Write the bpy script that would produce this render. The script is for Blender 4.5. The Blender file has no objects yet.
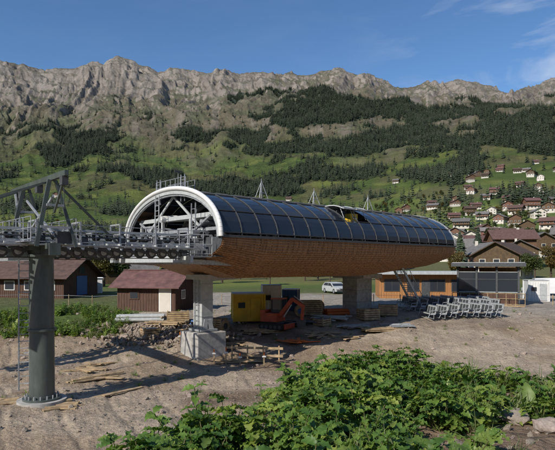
import bpy, math, random
import numpy as np
from mathutils import Vector, Matrix, Euler
random.seed(7); RNG=np.random.default_rng(11)
F=520.0; HY=265.0; CZ=5.5
def X(px,d): return (px-277.5)/F*d
def ss(t): t=np.clip(t,0,1); return t*t*(3-2*t)
# ------------------------------------------------------------ noise
def _h(a,b,s):
    v=np.sin(a*127.1+b*311.7+s*74.7)*43758.5453
    return v-np.floor(v)
def vn(x,y,s=0):
    xi=np.floor(x); yi=np.floor(y); fx=x-xi; fy=y-yi
    fx=fx*fx*(3-2*fx); fy=fy*fy*(3-2*fy)
    a=_h(xi,yi,s);b=_h(xi+1,yi,s);c=_h(xi,yi+1,s);d=_h(xi+1,yi+1,s)
    return (a*(1-fx)+b*fx)*(1-fy)+(c*(1-fx)+d*fx)*fy
def fbm(x,y,o=4,s=0):
    r=0;a=.5;t=0
    for i in range(o):
        r=r+a*vn(x,y,s+i*3);t+=a;a*=.5
        x,y=x*1.7+y*1.1+5.3,y*1.7-x*1.1+1.7
    return r/t
def ridg(x,y,o=4,s=0,g=.5):
    r=0;a=.5;t=0
    for i in range(o):
        r=r+a*(1-np.abs(2*vn(x,y,s+i*3)-1));t+=a;a*=g
        x,y=x*1.7+y*1.1+5.3,y*1.7-x*1.1+1.7
    return r/t
# ------------------------------------------------------------ terrain height
PXS=[-160,0,100,200,290,350,410,450,500,555,700]
RID_P=[-160,0,14,30,45,60,75,88,103,118,132,148,158,175,190,207,225,240,258,275,292,305,318,340,360,385,402,414,428,440,455,470,490,507,520,535,555,700]
RID_Y=[75,60,63,66,71,68,70,66,64,57,62,68,73,66,69,74,72,75,73,78,73,77,74,71,74,83,91,88,81,86,80,84,91,98,93,90,81,60]
PROF=[(150,[277]*11),
 (300,[268,268,268,266,264,262,258,256,254,252,250]),
 (500,[256,256,256,254,252,250,244,240,238,235,230]),
 (800,[240,240,238,236,234,226,214,206,202,198,190]),
 (1200,[205,205,204,200,196,188,180,172,168,160,150]),
 (1700,[165,168,166,162,150,140,136,126,118,112,105]),
 (2300,[128,130,126,124,110,108,112,118,122,118,105]),
 (2750,[106,108,104,104,94,92,100,106,110,108,94]),
 (3200,None),(3700,None)]
def azpx(x,y):
    az=np.arctan2(x,y); m=np.abs(az)<math.radians(38)
    lin=np.interp(np.degrees(az),[-180,-38,38,180],[277.5,277.5-F*math.tan(math.radians(38)),277.5+F*math.tan(math.radians(38)),277.5])
    return np.where(m,277.5+F*np.tan(np.where(m,az,0)),lin),np.cos(np.clip(az,-.663,.663))
def edge(x): return np.interp(x,[-1.3,-.88,-.6,-.26,.27,.96,2.26,3.4,6],[2.5,3.5,4.0,4.9,6.0,6.7,6.6,6.2,6.0])
def H(x,y):
    x=np.asarray(x,float);y=np.asarray(y,float)
    r=np.hypot(x,y); px,ca=azpx(x,y)
    near=-.42+2.06*ss((y-28)/16.)
    near=near+(fbm(x*.35,y*.35,4,2)-.5)*.40*ss((r-9)/6.)+(fbm(x*1.9,y*1.9,3,8)-.5)*.16
    rut=np.abs(np.sin((x*.5+y*.28+1.5*fbm(x*.1,y*.1,2,5))*2.6))
    near=near-.05*ss(1-rut*3)*((y>12)&(y<34))
    s=np.hypot(np.maximum(0,-1.0-x),np.maximum(0,y-edge(x))*.8)
    s=np.hypot(s,np.maximum(0,x-8)*.5); s=np.hypot(s,np.maximum(0,-7-y)*.5)
    mo=4.03-s*.95+(fbm(x*1.3,y*1.3,4,4)-.5)*.22
    near=np.maximum(near,mo)
    zs=[]; rs=[60]
    zs.append(np.full_like(r,1.64))
    for rr,row in PROF:
        if rr==3200: py=np.interp(px,RID_P,RID_Y)
        elif rr==3700: py=np.interp(px,RID_P,RID_Y)+55
        else: py=np.interp(px,PXS,row)
        zs.append(CZ+(HY-py)/F*rr*ca); rs.append(rr)
    far=zs[-1].copy()
    for k in range(len(rs)-1):
        m=(r>=rs[k])&(r<rs[k+1]); t=(r-rs[k])/(rs[k+1]-rs[k])
        far=np.where(m,zs[k]*(1-t)+zs[k+1]*t,far)
    far=np.where(r<60,1.64,far)
    amp=np.interp(r,[60,200,600,1500,2600,3000,3200,3700],[0,.6,8,55,80,60,14,60])
    wx=x+90*(fbm(x/260.,y/260.,3,101)-.5)*2; wy=y+90*(fbm(x/260.,y/260.,3,131)-.5)*2
    n=(ridg(wx/520.,wy/520.,6,1)-.55)*1.25+(fbm(x/110.,y/110.,4,9)-.5)*.35
    gl=(ridg(px/34.+fbm(x/300,y/300,3,6)*1.4,r/1500.,6,7,.55)-.5)
    far=far+amp*n+gl*np.interp(r,[1300,2200,2800,3050,3200,3300],[0,80,170,120,24,24])
    far=far+(ridg(wx/95.,wy/95.,5,12,.62)-.5)*np.interp(r,[1900,2600,3100,3200],[0,40,56,32])
    tz=far/74.+fbm(x/400,y/400,3,17)*3; fr=tz-np.floor(tz)
    far=far+(ss((fr-.25)*2.2)-fr)*16*np.interp(r,[2400,2700,3150,3250],[0,1,1,.5])
    w=ss((r-50)/25.)
    return near*(1-w)+far*w
def Hs(x,y): return float(H(np.array([x]),np.array([y]))[0])
# ------------------------------------------------------------ materials
def new_mat(name):
    m=bpy.data.materials.new(name); m.use_nodes=True
    return m,m.node_tree.nodes,m.node_tree.links,m.node_tree.nodes['Principled BSDF']
def mat(name,c,rough=.7,metal=0,ns=3.0,na=.35,bump=0.0,bd=.02,stretch=(1,1,1),c2=None,rnd=0):
    m,N,L,P=new_mat(name)
    tc=N.new('ShaderNodeTexCoord'); mp=N.new('ShaderNodeMapping'); mp.inputs['Scale'].default_value=stretch
    L.new(tc.outputs['Object'],mp.inputs['Vector'])
    no=N.new('ShaderNodeTexNoise'); no.inputs['Scale'].default_value=ns; no.inputs['Detail'].default_value=5; no.inputs['Roughness'].default_value=.65
    L.new(mp.outputs['Vector'],no.inputs['Vector'])
    mx=N.new('ShaderNodeMixRGB')
    c2=c2 or tuple(v*(1-na) for v in c)
    hi=tuple(min(1,v*(1+na*.4)) for v in c)
    mx.inputs[1].default_value=(*c2,1); mx.inputs[2].default_value=(*hi,1)
    cr=N.new('ShaderNodeValToRGB'); cr.color_ramp.elements[0].position=.33; cr.color_ramp.elements[1].position=.66
    L.new(no.outputs['Fac'],cr.inputs['Fac']); L.new(cr.outputs['Color'],mx.inputs[0])
    out=mx.outputs[0]
    if rnd:
        oi=N.new('ShaderNodeObjectInfo'); hs=N.new('ShaderNodeHueSaturation')
        mr=N.new('ShaderNodeMapRange'); mr.inputs['To Min'].default_value=1-rnd; mr.inputs['To Max'].default_value=1+rnd
        L.new(oi.outputs['Random'],mr.inputs['Value']); L.new(mr.outputs[0],hs.inputs['Value'])
        mr2=N.new('ShaderNodeMapRange'); mr2.inputs['To Min'].default_value=.5+rnd*.06; mr2.inputs['To Max'].default_value=.5-rnd*.08
        L.new(oi.outputs['Random'],mr2.inputs['Value']); L.new(mr2.outputs[0],hs.inputs['Hue'])
        L.new(out,hs.inputs['Color']); out=hs.outputs[0]
    L.new(out,P.inputs['Base Color'])
    P.inputs['Roughness'].default_value=rough; P.inputs['Metallic'].default_value=metal
    if bump:
        b=N.new('ShaderNodeBump'); b.inputs['Strength'].default_value=bump; b.inputs['Distance'].default_value=bd
        L.new(no.outputs['Fac'],b.inputs['Height']); L.new(b.outputs[0],P.inputs['Normal'])
    return m
def leafmat(name,c,c2,trans=.3,rnd=.35,rough=.45,ns=8):
    m=mat(name,c,rough,0,ns,.4,c2=c2,rnd=rnd); N=m.node_tree.nodes; L=m.node_tree.links; P=N['Principled BSDF']
    src=P.inputs['Base Color'].links[0].from_socket
    t=N.new('ShaderNodeBsdfTranslucent'); g=N.new('ShaderNodeMixRGB'); g.blend_type='MULTIPLY'; g.inputs[0].default_value=1; g.inputs[2].default_value=(1.6,1.7,.7,1)
    L.new(src,g.inputs[1]); L.new(g.outputs[0],t.inputs['Color'])
    ms=N.new('ShaderNodeMixShader'); ms.inputs[0].default_value=trans
    L.new(P.outputs[0],ms.inputs[1]); L.new(t.outputs[0],ms.inputs[2]); L.new(ms.outputs[0],N['Material Output'].inputs[0])
    return m
M={}
M['white']=mat('white_painted_steel',(.72,.72,.70),.4,0,6,.08)
M['galv']=mat('galvanised_steel',(.42,.44,.46),.45,.4,9,.35)
M['lgrey']=mat('light_grey_paint',(.44,.46,.46),.5,0,4,.2)
M['dgrey']=mat('dark_grey_steel',(.07,.075,.08),.55,.1,5,.3)
M['green']=mat('grey_green_painted_steel',(.10,.12,.112),.38,.25,3,.3,stretch=(1,1,.3))
M['rubber']=mat('rubber',(.02,.02,.02),.75,0,9,.3)
M['conc']=mat('concrete',(.40,.385,.36),.85,0,3,.35,.4,.02)
M['wood']=mat('larch_wood',(.40,.215,.10),.6,0,1.6,.55,.2,.01,stretch=(5,3,.7))
M['woodb']=mat('larch_batten',(.36,.185,.085),.6,0,1.6,.55,stretch=(4,3,.7))
M['plank']=mat('raw_timber',(.40,.29,.17),.75,0,3,.5,.3,.01)
M['dwood']=mat('stained_wood',(.10,.05,.032),.75,0,3,.5,.3,.02,stretch=(6,6,.5))
M['bwood']=mat('brown_chalet_wood',(.15,.085,.048),.8,0,2,.45,rnd=.4)
M['owood']=mat('orange_wood_cladding',(.40,.19,.07),.65,0,2,.4,.2,.02,stretch=(7,7,.3))
M['roofr']=mat('red_brown_roof',(.12,.07,.055),.85,0,1.5,.4,.4,.05,rnd=.35)
M['roofg']=mat('grey_roof',(.16,.15,.14),.8,0,1.5,.35,.3,.05,rnd=.35)
M['plaster']=mat('plaster',(.62,.58,.51),.85,0,1,.12,rnd=.1)
M['yellow']=mat('yellow_paint',(.62,.42,.03),.5,0,1.5,.25)
M['red']=mat('red_machine_paint',(.42,.07,.035),.45,0,2,.35)
M['blue']=mat('blue_plastic',(.03,.11,.28),.5,0,4,.2)
M['orange']=mat('orange_mesh',(.6,.14,.03),.6,0,4,.2)
M['carw']=mat('car_paint_white',(.7,.7,.7),.25,0,4,.05)
M['sheet']=mat('white_tarpaulin',(.7,.7,.68),.6,0,2,.15,.4,.05)
m,N,L,P=new_mat('window_glass'); P.inputs['Base Color'].default_value=(.03,.036,.045,1); P.inputs['Roughness'].default_value=.06; M['glass']=m
m,N,L,P=new_mat('canopy_panel'); tc=N.new('ShaderNodeTexCoord'); no=N.new('ShaderNodeTexNoise'); no.inputs['Scale'].default_value=.8
L.new(tc.outputs['Object'],no.inputs['Vector']); mx=N.new('ShaderNodeMixRGB'); mx.inputs[1].default_value=(.010,.014,.022,1); mx.inputs[2].default_value=(.028,.036,.050,1)
L.new(no.outputs['Fac'],mx.inputs[0]); L.new(mx.outputs[0],P.inputs['Base Color']); P.inputs['Roughness'].default_value=.16; M['panel']=m
# ------------------------------------------------------------ mesh builder
class MB:
    def __init__(s): s.v=[];s.f=[];s.m=[];s.mats=[];s.s=[]
    def mi(s,k):
        if k not in s.mats: s.mats.append(k)
        return s.mats.index(k)
    def add(s,vs,fs,k,sm=False):
        o=len(s.v); i=s.mi(k); s.v.extend([tuple(p) for p in vs])
        for f in fs: s.f.append(tuple(o+a for a in f)); s.m.append(i); s.s.append(sm)
    def box(s,c,size,k,R=None):
        hx,hy,hz=[a/2 for a in size]; c=Vector(c)
        vs=[Vector((x,y,z)) for x in(-hx,hx) for y in(-hy,hy) for z in(-hz,hz)]
        if R is not None: vs=[R@p for p in vs]
        s.add([p+c for p in vs],[(0,1,3,2),(4,6,7,5),(0,4,5,1),(2,3,7,6),(0,2,6,4),(1,5,7,3)],k)
    def frame(s,p,q):
        d=(q-p); l=d.length; d=d.normalized(); up=Vector((0,0,1)) if abs(d.z)<.95 else Vector((1,0,0))
        a=d.cross(up).normalized(); b=a.cross(d).normalized(); return d,a,b,l
    def beam(s,p,q,w,h,k):
        p=Vector(p);q=Vector(q);d,a,b,l=s.frame(p,q)
        vs=[c+a*i*w/2+b*j*h/2 for c in(p,q) for i,j in((-1,-1),(1,-1),(1,1),(-1,1))]
        s.add(vs,[(0,1,2,3),(7,6,5,4),(0,4,5,1),(1,5,6,2),(2,6,7,3),(3,7,4,0)],k)
    def tube(s,p,q,r1,r2,k,n=12,cap=True):
        p=Vector(p);q=Vector(q);d,a,b,l=s.frame(p,q)
        vs=[];
        for c,r in((p,r1),(q,r2)):
            for i in range(n):
                t=2*math.pi*i/n; vs.append(c+a*math.cos(t)*r+b*math.sin(t)*r)
        s.add(vs,[(i,(i+1)%n,n+(i+1)%n,n+i) for i in range(n)],k,True)
        if cap: s.add(vs,[tuple(range(n-1,-1,-1)),tuple(range(n,2*n))],k)
    def ladder(s,p,q,w,k,side):
        p=Vector(p);q=Vector(q);sd=Vector(side).normalized()*w/2
        s.beam(p-sd,q-sd,.05,.05,k); s.beam(p+sd,q+sd,.05,.05,k)
        n=int((q-p).length/.3)
        for i in range(1,n): c=p.lerp(q,i/n); s.tube(c-sd,c+sd,.018,.018,k,5,False)
    def rail(s,p,q,h,k,step=1.2,r=.025):
        p=Vector(p);q=Vector(q);n=max(1,int((q-p).length/step)); u=Vector((0,0,1))
        for i in range(n+1): c=p.lerp(q,i/n); s.tube(c,c+u*h,r,r,k,6,False)
        for z in(h,h*.55,.1): s.tube(p+u*z,q+u*z,r*.9,r*.9,k,6,False)
    def obj(s,name,parent=None,loc=None,rot=0,link=True,mod=None):
        me=bpy.data.meshes.new(name); me.from_pydata(s.v,[],s.f)
        for k in s.mats: me.materials.append(M[k])
        me.polygons.foreach_set('material_index',s.m); me.polygons.foreach_set('use_smooth',s.s); me.update()
        o=bpy.data.objects.new(name,me)
        if link: bpy.context.scene.collection.objects.link(o)
        if parent: o.parent=parent
        if loc is not None: o.location=loc
        o.rotation_euler[2]=rot
        return o
def empty(name,loc,rot=0):
    e=bpy.data.objects.new(name,None); bpy.context.scene.collection.objects.link(e); e.location=loc; e.rotation_euler[2]=rot; e.empty_display_size=.5; return e
# ------------------------------------------------------------ scatter
def scatter(name,P,rot,scl,protos):
    col=bpy.data.collections.new(name+'_kinds')
    for o in protos: col.objects.link(o)
    me=bpy.data.meshes.new(name); me.vertices.add(len(P)); me.vertices.foreach_set('co',np.asarray(P,np.float32).ravel())
    a=me.attributes.new('rot','FLOAT_VECTOR','POINT'); a.data.foreach_set('vector',np.asarray(rot,np.float32).ravel())
    a=me.attributes.new('scl','FLOAT_VECTOR','POINT'); a.data.foreach_set('vector',np.asarray(scl,np.float32).ravel())
    a=me.attributes.new('idx','INT','POINT'); a.data.foreach_set('value',RNG.integers(0,len(protos),len(P)).astype(np.int32))
    o=bpy.data.objects.new(name,me); bpy.context.scene.collection.objects.link(o)
    g=bpy.data.node_groups.new(name,'GeometryNodeTree')
    g.interface.new_socket('Geometry',in_out='INPUT',socket_type='NodeSocketGeometry'); g.interface.new_socket('Geometry',in_out='OUTPUT',socket_type='NodeSocketGeometry')
    n=g.nodes; l=g.links; gi=n.new('NodeGroupInput'); go=n.new('NodeGroupOutput')
    ip=n.new('GeometryNodeInstanceOnPoints'); ci=n.new('GeometryNodeCollectionInfo'); ci.inputs['Collection'].default_value=col
    ci.inputs['Separate Children'].default_value=True; ci.inputs['Reset Children'].default_value=True
    def na(nm,t):
        q=n.new('GeometryNodeInputNamedAttribute'); q.data_type=t; q.inputs['Name'].default_value=nm; return [s for s in q.outputs if s.enabled][0]
    er=n.new('FunctionNodeEulerToRotation'); l.new(na('rot','FLOAT_VECTOR'),er.inputs[0])
    m2p=n.new('GeometryNodeMeshToPoints'); l.new(gi.outputs[0],m2p.inputs['Mesh']); l.new(m2p.outputs[0],ip.inputs['Points'])
    l.new(ci.outputs[0],ip.inputs['Instance']); ip.inputs['Pick Instance'].default_value=True
    l.new(na('idx','INT'),ip.inputs['Instance Index']); l.new(er.outputs[0],ip.inputs['Rotation']); l.new(na('scl','FLOAT_VECTOR'),ip.inputs['Scale'])
    l.new(ip.outputs[0],go.inputs[0])
    md=o.modifiers.new('scatter','NODES'); md.node_group=g
    return o
# ------------------------------------------------------------ forest mask
MEADOW=[(380,188,46,15),(225,160,60,9),(310,197,34,8),(522,165,40,12),(456,198,24,9),(300,152,34,7),(160,200,30,7),(420,212,50,8),(500,212,60,18),(520,195,40,12),(250,128,40,8),(150,150,40,8),(350,160,26,6),(420,160,26,6),(90,190,60,8),(250,205,40,6),(20,170,30,14),(440,150,22,6),(370,128,24,5),(330,184,30,5),(500,150,24,6),(320,128,18,4),(460,132,22,4),(400,145,20,4)]
FOREST=[(312,96,22,12,1),(300,112,34,10,1),(345,112,40,9,1),(400,114,45,8,1),(285,140,44,9,.9),(340,140,55,14,1),(420,136,50,15,1),(505,128,70,15,1),(470,160,50,16,.95),(420,175,36,11,.9),(350,172,44,9,.9),(540,142,40,16,.9),
 (270,184,54,10,.9),(200,186,50,8,.85),(160,176,36,6,.7),(85,146,42,12,1),(60,160,26,8,.7),(190,143,30,6,.6),(130,213,50,6,.5),(30,205,40,7,.45),(232,140,24,5,.5),(200,216,60,6,.6),(290,216,50,7,.6),(30,240,50,6,.35),(150,238,80,6,.4),(330,222,50,6,.5),(400,200,24,5,.45),(440,180,34,9,.75),(395,228,50,6,.4)]
def fmask(px,py,x,y):
    n=fbm(x/110.,y/110.,4,21); n2=fbm(x/420.,y/420.,2,31)
    d=np.zeros_like(px)
    jx=px+(n-.5)*50; jy=py+(n2-.5)*20+(n-.5)*16
    for cx,cy,rx,ry,w in FOREST: d=np.maximum(d,w*np.clip(1.45-np.hypot((jx-cx)/rx,(jy-cy)/ry),0,1)*1.35)
    for cx,cy,rx,ry in MEADOW: d=d*np.clip((np.hypot((jx-cx)/rx,(jy-cy)/ry)-.85)*3,0,1)
    return np.clip(d+(n-.54)*2.6,0,1)
def pxy(x,y,z):
    px,ca=azpx(x,y); r=np.hypot(x,y); return px,HY-(z-CZ)/(r*ca)*F
# ------------------------------------------------------------ ground mesh
az=np.radians(np.concatenate([np.linspace(-37,37,860),np.linspace(37,323,90)[1:-1]]))
rr=np.concatenate([np.geomspace(.8,100,300),np.geomspace(100,1200,90)[1:],np.linspace(1200,3400,270)[1:],np.linspace(3400,4300,12)[1:]])
A_,R_=np.meshgrid(az,rr); gx=(R_*np.sin(A_)).ravel(); gy=(R_*np.cos(A_)).ravel(); gz=H(gx,gy)
na_,nr_=len(az),len(rr)
i=np.arange(nr_-1)[:,None]*na_; j=np.arange(na_)[None,:]; j2=(j+1)%na_
q=np.stack([i+j,i+j2,i+na_+j2,i+na_+j],-1).reshape(-1,4)
me=bpy.data.meshes.new('ground'); me.vertices.add(len(gx)+1)
ctr=np.array([[0,0,Hs(0,.01)]]); co=np.concatenate([np.stack([gx,gy,gz],1),ctr])
me.vertices.foreach_set('co',co.astype(np.float32).ravel())
fan=np.array([[len(gx),(k+1)%na_,k] for k in range(na_)])
loops=np.concatenate([q[:,::-1].ravel(),fan.ravel()]).astype(np.int32)
me.loops.add(len(loops)); me.loops.foreach_set('vertex_index',loops)
st=np.concatenate([np.arange(len(q))*4,len(q)*4+np.arange(na_)*3]).astype(np.int32)
me.polygons.add(len(st)); me.polygons.foreach_set('loop_start',st)
me.polygons.foreach_set('use_smooth',np.ones(len(st),bool)); me.update(calc_edges=True)
px,py=pxy(gx,gy,gz)
def lerp(a,b,t): return a*(1-t[:,None])+np.array(b)[None,:]*t[:,None]
n1=fbm(gx/200,gy/200,4,41); n2=fbm(gx/60,gy/60,4,51); n3=fbm(px/9.,R_.ravel()/500.,4,61)
C=np.tile(np.array([.085,.125,.034]),(len(gx),1))
C=lerp(C,(.15,.175,.048),ss((n2-.45)*5))
C=lerp(C,(.14,.12,.065),ss((fbm(gx/90,gy/90,3,44)-.52)*7)*.6)
alp=ss((160-py+(n1-.5)*70)/35.)*(R_.ravel()>1000)
C=lerp(C,(.165,.14,.085),alp); C=lerp(C,(.235,.20,.155),alp*ss((n3-.48)*6)*.7); C=lerp(C,(.095,.11,.05),alp*ss((n2-.48)*8)*.65)
rl=np.interp(px,[0,100,150,200,260,290,330,380,410,480,555],[100,94,98,92,84,78,78,86,98,104,106])
G=gz.reshape(nr_,na_); dr=np.gradient(G,axis=0)/np.gradient(rr)[:,None]; daz=np.gradient(G,axis=1)/(np.maximum(R_,1)*np.gradient(az)[None,:]); slope=np.hypot(dr,daz).ravel()
rock=ss((rl-py+(n1-.5)*40+(n3-.5)*34+(slope-1.0)*36)/12.)*(R_.ravel()>1800)
C=lerp(C,(.33,.28,.23),rock); C=lerp(C,(.215,.18,.14),rock*ss((n3-.47)*7)*.65); C=lerp(C,(.15,.135,.075),rock*ss((1.1-slope)*3)*.75)
fm=fmask(px,py,gx,gy)*(R_.ravel()>450)*(R_.ravel()<2750)
C=lerp(C,(.045,.06,.028),ss((fm-.3)*3))
r1=R_.ravel()
nn=fbm(gx/7.,gy/7.,3,71)
grass=np.where(gx<-11.5+(nn-.5)*6,ss((gy-37+(nn-.5)*8)/3.),ss((gy-66+(nn-.5)*16)/4.))
grass=np.where(gx>30,ss((gy-72+(nn-.5)*10)/4.),grass)*(r1<450)+(r1>=450)
dirt=1-grass
Dc=np.tile(np.array([.315,.242,.172]),(len(gx),1)); Dc=lerp(Dc,(.215,.158,.11),ss((fbm(gx*.25,gy*.25,4,81)-.44)*4)); Dc=lerp(Dc,(.39,.32,.245),ss((fbm(gx*.16,gy*.3,4,91)-.52)*6)*.8)
Dc=lerp(Dc,(.34,.315,.275),ss((gy-36)/8.)*.65)
Dc=lerp(Dc,(.17,.118,.08),ss((gz-2.)/1.5)*(gy<12)*.8)
C=C*(1-dirt[:,None])+Dc*dirt[:,None]
haze_mix=ss((r1-900)/3000.)*.20
C=lerp(C,(.20,.21,.24),haze_mix)  # aerial haze painted into the vertex colours: far slopes blended towards blue-grey
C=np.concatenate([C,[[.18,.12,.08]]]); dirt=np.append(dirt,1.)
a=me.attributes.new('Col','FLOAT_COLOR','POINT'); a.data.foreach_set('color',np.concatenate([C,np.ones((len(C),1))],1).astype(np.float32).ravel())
farm=np.append(ss((r1-500)/900.),0); a=me.attributes.new('far','FLOAT','POINT'); a.data.foreach_set('value',farm.astype(np.float32))
m,N,L,P=new_mat('terrain'); me.materials.append(m)
ground=bpy.data.objects.new('ground',me); bpy.context.scene.collection.objects.link(ground)
def attr(nm):
    q_=N.new('ShaderNodeAttribute'); q_.attribute_name=nm; return q_
tc=N.new('ShaderNodeTexCoord')
def noise(sc,det=8,ro=.6):
    q_=N.new('ShaderNodeTexNoise'); q_.inputs['Scale'].default_value=sc; q_.inputs['Detail'].default_value=det; q_.inputs['Roughness'].default_value=ro; L.new(tc.outputs['Object'],q_.inputs['Vector']); return q_.outputs['Fac']
def mth(op,a_,b_):
    q_=N.new('ShaderNodeMath'); q_.operation=op
    for k,v in((0,a_),(1,b_)):
        if isinstance(v,(int,float)): q_.inputs[k].default_value=v
        else: L.new(v,q_.inputs[k])
    return q_.outputs[0]
nf=noise(.022,8,.75); nm_=noise(1.1,7,.7); ns_=noise(9,5,.7)
vo=N.new('ShaderNodeTexVoronoi'); vo.inputs['Scale'].default_value=7; L.new(tc.outputs['Object'],vo.inputs['Vector'])
def mr(src,a0,b0,a1,b1):
    q_=N.new('ShaderNodeMapRange'); q_.inputs[1].default_value=a0;q_.inputs[2].default_value=b0;q_.inputs[3].default_value=a1;q_.inputs[4].default_value=b1; L.new(src,q_.inputs[0]); return q_.outputs[0]
f1=mr(nf,.3,.7,.55,1.45); f2=mr(nm_,.3,.7,.70,1.28); f3=mr(ns_,.3,.7,.7,1.3)
farA=attr('far').outputs['Fac']
def mixv(t,a_,b_): return mth('ADD',mth('MULTIPLY',mth('SUBTRACT',1.0,t),a_),mth('MULTIPLY',t,b_))
fac=mixv(farA,mth('MULTIPLY',f2,f3),f1)
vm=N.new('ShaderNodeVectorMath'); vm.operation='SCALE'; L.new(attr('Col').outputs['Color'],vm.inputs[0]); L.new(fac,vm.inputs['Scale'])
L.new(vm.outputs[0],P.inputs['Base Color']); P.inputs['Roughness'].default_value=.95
P.inputs['Specular IOR Level'].default_value=.15
hgt=mth('ADD',mth('MULTIPLY',mth('MULTIPLY',nf,farA),28.0),mth('MULTIPLY',mth('SUBTRACT',1.0,farA),mth('ADD',mth('MULTIPLY',nm_,.26),mth('ADD',mth('MULTIPLY',ns_,.06),mth('MULTIPLY',vo.outputs['Distance'],-.03)))))
b=N.new('ShaderNodeBump'); b.inputs['Strength'].default_value=.9; b.inputs['Distance'].default_value=1; L.new(hgt,b.inputs['Height']); L.new(b.outputs[0],P.inputs['Normal'])
# ------------------------------------------------------------ tree prototypes
M['needle']=mat('conifer_needles',(.042,.064,.033),.9,0,1.5,.4,rnd=.4)
M['bark']=mat('bark',(.09,.065,.045),.9,0,3,.4)
M['leafg']=leafmat('tree_leaves_green',(.075,.10,.03),(.04,.065,.018),.25,.4,.6,2)
M['leafy']=leafmat('tree_leaves_autumn',(.16,.12,.03),(.08,.075,.02),.25,.35,.6,2)
def conifer(name,seed,tiers,per,link=False):
    r=random.Random(seed); b=MB(); h=1.0
    b.tube((0,0,-.04),(0,0,.97),.016,.003,'bark',5,False)
    for t in range(tiers):
        f=t/(tiers-1); z=.10+.86*f; R=.20*(1-f)**.8+.015
        for k in range(per):
            a=2*math.pi*(k+r.random()*.6)/per+t*1.3; rad=R*r.uniform(.65,1.2); dz=-rad*r.uniform(.25,.6)
            ca,sa=math.cos(a),math.sin(a); w=rad*.42
            tip=(ca*rad,sa*rad,z+dz); 
            l=(ca*rad*.5-sa*w,sa*rad*.5+ca*w,z+dz*.55); rr_=(ca*rad*.5+sa*w,sa*rad*.5-ca*w,z+dz*.55)
            b.add([(0,0,z+.035),l,tip,rr_,(ca*rad*.55,sa*rad*.55,z+dz*.25+.02)],[(0,1,4),(1,2,4),(2,3,4),(3,0,4)],'needle')
    return b.obj(name,link=link)
cons=[conifer('conifer_kind_%d'%k,k,7,6) for k in range(4)]
def deciduous(name,seed,k,n=2600,link=False):
    r=random.Random(seed); b=MB()
    b.tube((0,0,-.05),(0,0,.35),.03,.02,'bark',8,False)
    bl=[]
    for q_ in range(9):
        a=r.random()*6.28; rad=r.uniform(.06,.24); c=Vector((math.cos(a)*rad,math.sin(a)*rad,r.uniform(.38,.85)))
        b.tube((0,0,r.uniform(.2,.4)),c,.014,.004,'bark',5,False); bl.append((c,r.uniform(.10,.19)))
    bl.append((Vector((0,0,.65)),.2))
    for q_ in range(n):
        c,R=r.choice(bl); d=Vector((r.gauss(0,1),r.gauss(0,1),r.gauss(0,1))).normalized()*R*(r.random()**.35); p=c+d
        if r.random()<.25: p=p+d*.25
        s=r.uniform(.010,.02)*(1.5 if n<2000 else 1); e=Euler((r.uniform(-1,1),r.uniform(-1,1),r.random()*6.28)).to_matrix()
        b.add([p+e@Vector(v)*s for v in((-1,-.6,0),(1,-.8,.2),(.8,.8,0),(-.7,1,.3))],[(0,1,2,3)],k)
    return b.obj(name,link=link)
def cand(n,r0,r1_,a0,a1):
    a=RNG.uniform(math.radians(a0),math.radians(a1),n); r=np.sqrt(RNG.uniform(r0*r0,r1_*r1_,n)); return r*np.sin(a),r*np.cos(a)
cx,cy=cand(85000,520,2750,-34,34); cz=H(cx,cy); p1,p2=pxy(cx,cy,cz)
mk=fmask(p1,p2,cx,cy)
keep=(RNG.random(len(cx))<ss((mk-.30)*2.6))|((RNG.random(len(cx))<.025)&(p2>112))
cx,cy,cz=cx[keep],cy[keep],cz[keep]; n=len(cx); print('forest trees',n)
hh=RNG.uniform(11,24,n)
scatter('conifer_forest',np.stack([cx,cy,cz-.5],1),np.stack([np.zeros(n),np.zeros(n),RNG.uniform(0,6.28,n)],1),np.stack([hh*1.15,hh*1.15,hh],1),cons)
dec=[deciduous('deciduous_kind_%d'%k,k+20,'leafg' if k<2 else 'leafy',1100) for k in range(3)]
cx,cy=cand(4600,110,900,-33,33); cz=H(cx,cy); p1,p2=pxy(cx,cy,cz)
mk=fbm(cx/60.,cy/60.,3,77); keep=RNG.random(len(cx))<ss((mk-.42)*5)*.6
keep&=~((np.hypot(cx,cy)<230)&(p1>380))
cx,cy,cz=cx[keep],cy[keep],cz[keep]; n=len(cx); hh=RNG.uniform(4,11,n)
scatter('valley_trees',np.stack([cx,cy,cz-.1],1),np.stack([np.zeros(n),np.zeros(n),RNG.uniform(0,6.28,n)],1),np.stack([hh]*3,1),dec+cons[:2]+[])
cb=conifer('conifer_tree_mesh',50,22,13); db=deciduous('tree_mesh_g',60,'leafg',5200); dy=deciduous('tree_mesh_y',61,'leafy',5200)
for nm,src,pxx,d,h in [('deciduous_tree',db,92,95,8),('deciduous_tree',dy,104,88,7),('deciduous_tree',db,75,110,9),('conifer_tree',cb,207,120,9),('deciduous_tree',db,222,105,8),('deciduous_tree',dy,240,125,8),
  ('conifer_tree',cb,60,120,11),('deciduous_tree',db,20,100,8),('deciduous_tree',db,305,115,7),('conifer_tree',cb,296,150,11),('conifer_tree',cb,460,140,13),('deciduous_tree',db,535,110,6.5),('deciduous_tree',dy,551,120,8),
  ('conifer_tree',cb,478,170,14),('deciduous_tree',db,196,98,6),('deciduous_tree',db,5,80,6),('conifer_tree',cb,130,150,11),('deciduous_tree',dy,455,125,7),('deciduous_tree',db,120,90,6.5),('deciduous_tree',dy,84,84,5),('deciduous_tree',db,330,105,5),('deciduous_tree',db,270,95,5),('deciduous_tree',dy,365,120,6)]:
    o=bpy.data.objects.new(nm,src.data); bpy.context.scene.collection.objects.link(o); x=X(pxx,d); o.location=(x,d,Hs(x,d)-.1); o.scale=(h*1.1,h*1.1,h); o.rotation_euler[2]=random.random()*6
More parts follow.
